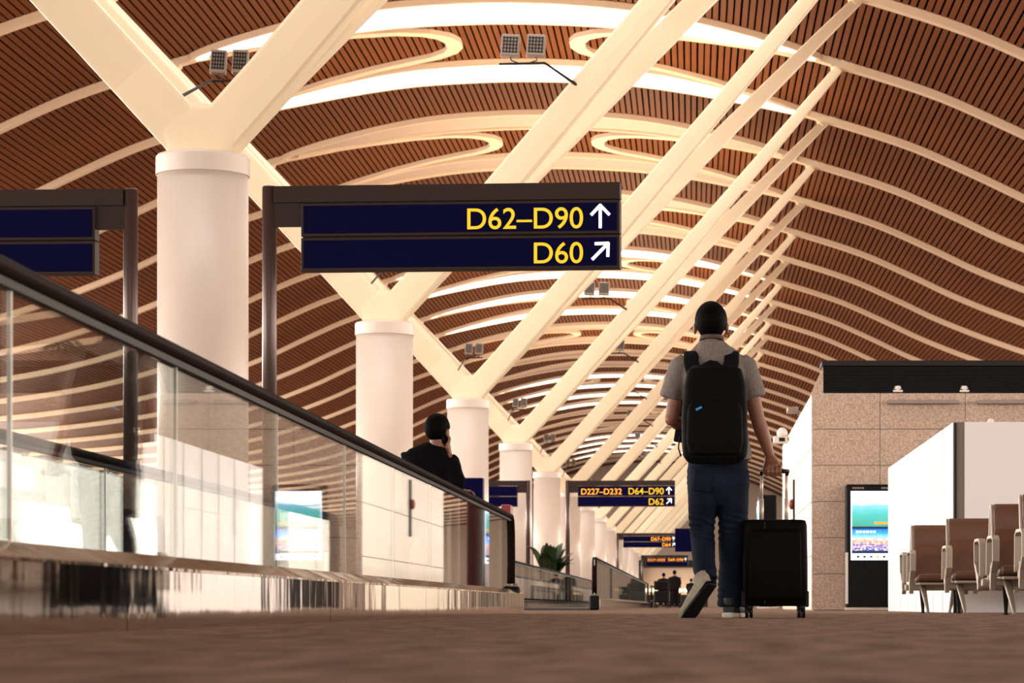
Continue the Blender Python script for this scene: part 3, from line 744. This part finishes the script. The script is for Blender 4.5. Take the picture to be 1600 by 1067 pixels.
# jeans
bm = bmesh.new()
loft(bm, [W(1122, 700), W(1122, 716), W(1122, 740), W(1122, 760), W(1122, 778), W(1122, 792)], [(.156, .10), (.165, .11), (.172, .116), (.166, .110), (.13, .085), (.07, .05)], n=26, power=2.6)
def leg(pts, rad): loft(bm, pts, rad, side=Vector((1, 0, 0)), n=18, power=2.3)
leg([LH+Vector((.0, 0, .0)), W(1098, 785, .01), LK, W(1098, 850, .0), W(1101, 885, -.12), W(1103, 908, -.20)], [(.088, .112), (.084, .104), (.068, .078), (.068, .074), (.064, .07), (.062, .068)])
leg([RH, W(1146, 785, .03), RK, W(1144, 870, .10), W(1142, 925, .09), W(1142, 948, .09)], [(.088, .112), (.087, .106), (.080, .088), (.076, .08), (.073, .08), (.075, .084)])
def jw(me):
    wr(.005, 7, (1, 1, 1.6), 3)(me)
    no = [n.vector.copy() for n in me.vertex_normals]
    for i, v in enumerate(me.vertices):
        z = v.co.z; k = math.exp(-((z-.50)/.07)**2)+.8*math.exp(-((z-.17)/.10)**2)+.5*math.exp(-((z-.80)/.06)**2)
        v.co += no[i]*(.0042*k*math.sin(z*170+5*v.co.x*9+3*noise.noise(v.co*12)))
jeans = remesh('jeans', bm, M['jeans'], man, .0075, 4, jw)
bm = bmesh.new(); box(bm, -.05, .05, -.005, .005, -.055, .055); bevel_all(bm, .004, 1)
bmesh.ops.transform(bm, matrix=Matrix.Translation(W(1098, 752, -.112)) @ Matrix.Rotation(.12, 4, 'Y'), verts=bm.verts); mesh_obj('back_pocket', bm, M['jeans'], jeans)
# shoes
def shoe(name, M4, upper, under=None):
    bm = bmesh.new()     # heel at origin, toe towards +Y, sole at z=0
    loft(bm, [(0, -.05, .055), (0, -.045, .055), (0, .02, .055), (0, .1, .05), (0, .17, .042), (0, .215, .034), (0, .228, .03)], [(.02, .03), (.036, .042), (.040, .048), (.043, .040), (.046, .030), (.036, .02), (.012, .01)], side=Vector((1, 0, 0)), n=18, power=2.5)
    loft(bm, [(0, -.02, .07), (0, -.022, .115)], [(.038, .048), (.042, .052)], n=16)
    bmesh.ops.transform(bm, matrix=M4, verts=bm.verts)
    o = remesh(name, bm, upper, man, .005, 3)
    bm = bmesh.new()
    loft(bm, [(0, -.062, .014), (0, -.055, .014), (0, .03, .014), (0, .15, .014), (0, .215, .016), (0, .24, .02)], [(.018, .014), (.038, .015), (.039, .015), (.050, .015), (.040, .014), (.012, .01)], side=Vector((1, 0, 0)), n=18, power=4)
    bmesh.ops.transform(bm, matrix=M4, verts=bm.verts); mesh_obj('sole', bm, under or M['sole'], o, True)
    return o
toe = W(1090, 962, -.28)
shoe('shoe', Matrix.Translation(W(1103, 905, -.235)+Vector((0, -.02, -.02))) @ Matrix.Rotation(math.radians(12), 4, 'Y') @ Matrix.Rotation(math.radians(42), 4, 'Z') @ Matrix.Rotation(math.radians(-58), 4, 'X') @ Matrix.Translation((0, .03, -.05)), M['suede'], M['black'])  # lifted sole coloured black: shade on its underside put into the colour
shoe('shoe', Matrix.Translation((W(1142, 960).x, .07, .001)) @ Matrix.Rotation(math.radians(-14), 4, 'Z'), M['shoe'])
# backpack: rests on his back
bp = empty('backpack', man.location); tag(bp, 'black backpack on the back of the walking man', 'backpack')
bm = bmesh.new()
sec = [cz(1117, 574, .120, .05, -.19), cz(1117, 580, .150, .085, -.195), cz(1117, 600, .168, .10, -.20), cz(1117, 640, .178, .105, -.205), cz(1117, 690, .182, .105, -.205), cz(1117, 712, .176, .095, -.20), cz(1117, 719, .150, .07, -.19)]
loft(bm, [s_[0] for s_ in sec], [s_[1] for s_ in sec], n=36, power=4.5)
remesh('pack_body', bm, M['nylon'], bp, .008, 3, wr(.005, 8))
bm = bmesh.new()
sec = [cz(1117, 628, .13, .03, -.30), cz(1117, 640, .15, .036, -.302), cz(1117, 690, .155, .038, -.302), cz(1117, 710, .14, .03, -.295)]
loft(bm, [s_[0] for s_ in sec], [s_[1] for s_ in sec], n=28, power=4); remesh('front_pocket', bm, M['nylon'], bp, .008, 3)
for px0, px1 in ((1080, 1084), (1143, 1138)):
    bm = bmesh.new()
    loft(bm, [W(px0+ (6 if px0 < 1100 else -6), 590, -.11), W(px0, 566, -.125), W(px0, 551, -.06), W(px0, 552, .02), W(px0, 580, .11), W(px0-(8 if px0 < 1100 else -8), 640, .13), W(px1-(20 if px0 < 1100 else -20), 690, .02)], [(.042, .011)]*7, side=Vector((1, 0, 0)), n=10, power=4)
    mesh_obj('shoulder_strap', bm, M['strap'], bp, True)
bm = bmesh.new(); loft(bm, [W(1097, 582, -.15), W(1100, 571, -.15), W(1110, 566, -.15), W(1120, 568, -.15), W(1127, 576, -.15), W(1129, 584, -.15)], [(.009, .014)]*6, side=Vector((0, 1, 0)), n=8); mesh_obj('grab_handle', bm, M['strap'], bp, True)
bm = bmesh.new(); loft(bm, [W(1069, 672, -.17), W(1062, 682, -.18), W(1060, 700, -.18), W(1064, 713, -.18)], [(.004, .012)]*4, side=Vector((1, 0, 0)), n=8); mesh_obj('side_strap', bm, M['strap'], bp, True)
boxobj('strap_buckle', (W(1069, 672).x-.012, W(1069, 672).x+.014, -.19, -.15, W(1069, 680).z, W(1069, 670).z), M['chrome'], bp, .004)
bm = bmesh.new(); box(bm, -.018, .018, -.004, .004, -.006, .006); bmesh.ops.transform(bm, matrix=Matrix.Translation(W(1092, 638, -.335)) @ Matrix.Rotation(-.45, 4, 'Y'), verts=bm.verts); mesh_obj('blue_tag', bm, M['bluetag'], bp)

# suitcase
CX = (1211-VX)*PD/F
sk = empty('suitcase', (CX, PD+.03, 0)); tag(sk, 'black upright wheeled suitcase held by its telescopic handle', 'suitcase')
bm = bmesh.new(); loft(bm, [(0, .0, .065), (0, 0, .075), (0, 0, .30), (0, 0, .515), (0, 0, .54), (0, 0, .545)], [(.168, .10), (.180, .115), (.180, .12), (.176, .118), (.168, .11), (.15, .095)], n=40, power=7)
mesh_obj('shell', bm, M['casefab'], sk, True)
bm = bmesh.new(); loft(bm, [(0, -.122, .10), (0, -.125, .12), (0, -.125, .46), (0, -.12, .49)], [(.13, .012), (.145, .02), (.14, .02), (.12, .012)], n=30, power=7); mesh_obj('front_pocket', bm, M['casefab'], sk, True)
for x in (-.174, .174): boxobj('corner_guard', (x-.012, x+.012, -.10, .10, .06, .15), M['black'], sk, .008)
boxobj('zip', (-.062, -.056, -.124, -.118, .08, .53), M['dark'], sk)
for x, m in ((-.072, 'tube'), (.066, 'tube')):
    bm = bmesh.new(); cyl(bm, (x, .06, .53), (x, .06, .665), .0115, 12); cyl(bm, (x, .06, .66), (x, .06, .80), .0085, 12); mesh_obj('handle_tube', bm, M[m], sk, True)
gz = (man.location+GR).z; gx = (man.location+GR).x-CX; gy = GR.y-.03
bm = bmesh.new(); loft(bm, [(-.075, .06, .80), (-.072, .045, gz), (gx-.03, gy, gz), (gx+.05, gy, gz), (.072, .045, gz), (.068, .06, .80)], [.011, .013, .013, .013, .013, .011], side=Vector((0, 1, 0)), n=12); mesh_obj('grip', bm, M['black'], sk, True)
for x in (-.145, .145):
    for y in (-.08, .08):
        bm = bmesh.new(); cyl(bm, (x-.02, y, .031), (x-.004, y, .031), .031, 18); cyl(bm, (x+.004, y, .031), (x+.02, y, .031), .031, 18); wv = mesh_obj('wheel', bm, M['black'], sk, True)
        bm = bmesh.new(); loft(bm, [(x, y, .03), (x, y*.98, .075)], [(.012, .02), (.026, .03)], n=10); mesh_obj('caster_fork', bm, M['black'], wv, True)

# man on the walkway, phone at his ear, elbow over the handrail
D2 = 19.4
def V(px, py, dy=0):
    d = D2+dy; return Vector(((px-VX)*d/F+1.86, dy, H+(VY-py)*d/F))
ph = empty('person', (-1.86, D2, 0)); tag(ph, 'dark-haired man in a black sweater phoning while leaning on the walkway handrail', 'person')
bm, hb = head_parts(ph, V(685, 676), -.55, .97, .08)
nk = V(683, 702)
pel = Vector((-.10, .05, .70))
lS, rS = V(643, 706), V(700, 722, .02)
rE = V(714, 752, -.1); rWr = V(702, 712, -.02); 
lE = V(650, 765, .06); lWr = V(716, 770, -.25)
limb(bm, [nk, V(676, 715), V(672, 750), pel], [(.06, .06), (.13, .09), (.14, .10), (.13, .1)])
limb(bm, [lS, lE, lWr], [.05, .038, .027]); limb(bm, [rS, rE, rWr], [.05, .038, .027])
for s, kx, fx in ((-1, -.24, -.26), (1, .02, .0)):
    limb(bm, [pel+Vector((s*.08, 0, 0)), Vector((kx, .22, .42)), Vector((fx, .02, .09)), Vector((fx, .14, .05))], [.075, .055, .04, .03])
hd = V(700, 692, -.02)           # hand holding the phone beside the ear
loft(bm, [rWr, rWr.lerp(hd, .5), hd], [(.027, .02), (.04, .018), (.04, .016)], side=Vector((0, 1, 0)), n=12)
for i, dy in enumerate((-.03, -.01, .012, .032)):
    b = hd+Vector((.004, dy, .0)); finger(bm, [b, b+Vector((.010, 0, .03)), b+Vector((-.004, 0, .056)), b+Vector((-.022, 0, .066))])
b = rWr.lerp(hd, .4)+Vector((-.02, -.02, 0)); finger(bm, [b, b+Vector((-.02, -.01, .03)), b+Vector((-.026, -.005, .06))], .010)
lh = V(727, 768, -.36)
loft(bm, [lWr, lWr.lerp(lh, .6), lh], [(.026, .02), (.038, .016), (.04, .014)], side=Vector((0, 1, 0)), n=12)
for i, dy in enumerate((-.03, -.01, .012, .032)):
    b = lh+Vector((0, dy, 0)); finger(bm, [b, b+Vector((.03, -.01, .008)), b+Vector((.056, -.016, -.008)), b+Vector((.066, -.02, -.026))])
finger(bm, [lWr.lerp(lh, .4)+Vector((0, -.03, 0)), lh+Vector((.0, -.05, .01)), lh+Vector((.03, -.06, .0))], .010)
remesh('body', bm, M['skin'], ph, .0065, 3); mesh_obj('hair', hb, M['hair'], ph, True)
bm = bmesh.new()
loft(bm, [V(684, 695, -.03), V(682, 703, -.02), V(674, 716), V(670, 735), V(668, 760), V(668, 800, .02), pel+Vector((0, 0, .02))], [(.062, .062), (.10, .08), (.175, .11), (.195, .125), (.185, .125), (.17, .12), (.17, .12)], n=24, power=2.5)
loft(bm, [lS, lS.lerp(lE, .5), lE, lE.lerp(lWr, .5), lWr], [.08, .072, .062, .054, .042], n=16); loft(bm, [rS, rS.lerp(rE, .5), rE, rE.lerp(rWr, .45), rWr.lerp(rE, .25)], [.078, .07, .066, .056, .046], n=16); ball(bm, rE, .064)
remesh('sweater', bm, M['sweater'], ph, .010, 4, wr(.007, 8))
bm = bmesh.new()
loft(bm, [pel+Vector((0, 0, .05)), pel+Vector((0, 0, -.08))], [(.165, .12), (.16, .12)], n=20)
for s, kx, fx in ((-1, -.24, -.26), (1, .02, .0)): loft(bm, [pel+Vector((s*.08, 0, -.04)), Vector((kx, .22, .42)), Vector((fx, .02, .07))], [.095, .075, .065], n=16)
remesh('trousers', bm, M['farcoat'], ph, .012, 4)
for fx in (-.26, .0):
    bm = bmesh.new(); loft(bm, [(fx, -.06, .075), (fx, -.05, .08), (fx, .06, .075), (fx, .17, .06), (fx, .2, .055)], [(.02, .03), (.042, .045), (.046, .042), (.045, .025), (.02, .012)], n=14, power=3); mesh_obj('shoe', bm, M['shoe'], ph, True)
o = boxobj('smartphone', (-.004, .004, -.036, .036, -.075, .075), M['black'], None, .003)
o.location = ph.location+V(696, 686, -.03); o.rotation_euler = (.25, .2, -.5); tag(o, 'black smartphone held to the ear of the man on the walkway', 'phone')

# distant people with trolleys
def far_person(px, d, h, label, lean=0, arm=.25, rz=0):
    t = empty('person', ((px-VX)*d/F, d, 0), rz); tag(t, label, 'person')
    k = h/1.75; bm, hb = head_parts(t, (0, lean, 1.60*k), 0, k)
    limb(bm, [(0, lean, 1.46*k), (0, lean*.8, 1.3*k), (0, 0, .95*k)], [(.07, .07), (.15, .09), (.14, .09)])
    for s in (-1, 1):
        hnd = Vector((s*.2*k, arm+.06, .92*k))
        limb(bm, [(s*.2*k, lean, 1.4*k), (s*.25*k, .02, 1.13*k), hnd], [.05, .04, .028])
        for j in range(4): finger(bm, [hnd+Vector((s*(j-1.5)*.018, 0, 0)), hnd+Vector((s*(j-1.5)*.018, .05, .01)), hnd+Vector((s*(j-1.5)*.018, .08, -.02))], .009)
        finger(bm, [hnd+Vector((-s*.03, 0, 0)), hnd+Vector((-s*.045, .04, .0))], .010)
        limb(bm, [(s*.09, 0, .95*k), (s*.1, .05*s, .5*k), (s*.11, .1*s, .06), (s*.11, .1*s+.16, .04)], [.08, .055, .04, .035])
    remesh('body', bm, M['skin'], t, .014, 2); mesh_obj('hair', hb, M['hair'], t, True)
    bm = bmesh.new(); loft(bm, [(0, lean, 1.47*k), (0, lean, 1.41*k), (0, lean*.7, 1.25*k), (0, 0, .98*k), (0, 0, .82*k)], [(.08, .08), (.2, .11), (.23, .14), (.22, .14), (.22, .14)], n=20)
    for s in (-1, 1): loft(bm, [(s*.2*k, lean, 1.4*k), (s*.26*k, .02, 1.13*k), (s*.2*k, arm, .95*k)], [.075, .062, .05], n=12)
    remesh('coat', bm, M['farcoat'], t, .02, 3)
    bm = bmesh.new()
    for s in (-1, 1): loft(bm, [(s*.09, 0, .9*k), (s*.1, .05*s, .5*k), (s*.11, .1*s, .08)], [.11, .085, .075], n=12)
    remesh('trousers', bm, M['farcoat'], t, .02, 3)
    return t
def trolley(px, d, label):
    t = empty('luggage_trolley', ((px-VX)*d/F, d, 0)); tag(t, label, 'trolley', 'luggage trolleys far away')
    bm = bmesh.new()
    for s in (-1, 1):
        cyl(bm, (s*.26, -.35, .95), (s*.26, -.1, .18), .018, 8); cyl(bm, (s*.26, -.1, .18), (s*.2, .6, .16), .018, 8)
    cyl(bm, (-.26, -.35, .95), (.26, -.35, .95), .018, 8); mesh_obj('frame', bm, M['dark'], t)
    for x, y in ((-.24, -.12), (.24, -.12), (-.18, .55), (.18, .55)):
        bm = bmesh.new(); cyl(bm, (x-.02, y, .07), (x+.02, y, .07), .07, 14); mesh_obj('wheel', bm, M['black'], t)
    boxobj('bag', (-.28, .28, -.05, .5, .19, .62), M['black'], t, .05, 3); boxobj('bag', (-.25, .2, .0, .45, .63, .95), M['farcoat'], t, .05, 3)
    return t
far_person(1054, 118, 1.62, 'dark silhouetted person standing under the farthest sign', .04)
trolley(1054, 118.7, 'loaded luggage trolley in front of the silhouetted person')
far_person(1037, 101, 1.3, 'small dark figure left of the silhouetted person', .1)
trolley(1034, 98.5, 'dark loaded trolley left of the silhouetted person')
far_person(1080, 136, 1.45, 'small dark figure beside the walking man\'s left leg', .1)
trolley(1085, 128, 'dark loaded trolley right of the silhouetted person')

# far service counter with a row of small lamps
t = empty('service_counter', P(1050, 945, 200)); t.location.z = 0; tag(t, 'far beige counter with a row of warm lamps behind the silhouetted person', 'counter')
boxobj('back_wall', (-2.1, 2.6, .5, .7, 0, 2.9), M['beige'], t); boxobj('desk', (-2.1, 2.6, -.2, .4, 0, .9), M['dark'], t)
boxobj('portal_post', (-2.4, -2.1, -.2, .7, 0, 3.3), M['dark'], t); boxobj('portal_head', (-2.4, 2.6, -.2, .7, 2.9, 3.4), M['dark'], t)
for i, x in enumerate((-1.5, -1.1, -.7, .6, 1.0, 1.4, 1.8)):
    bm = bmesh.new(); ball(bm, (x, -.3, 1.22), (.15, .1, .13), 10, 7); mesh_obj('lamp', bm, M['lightspot'], t, True)
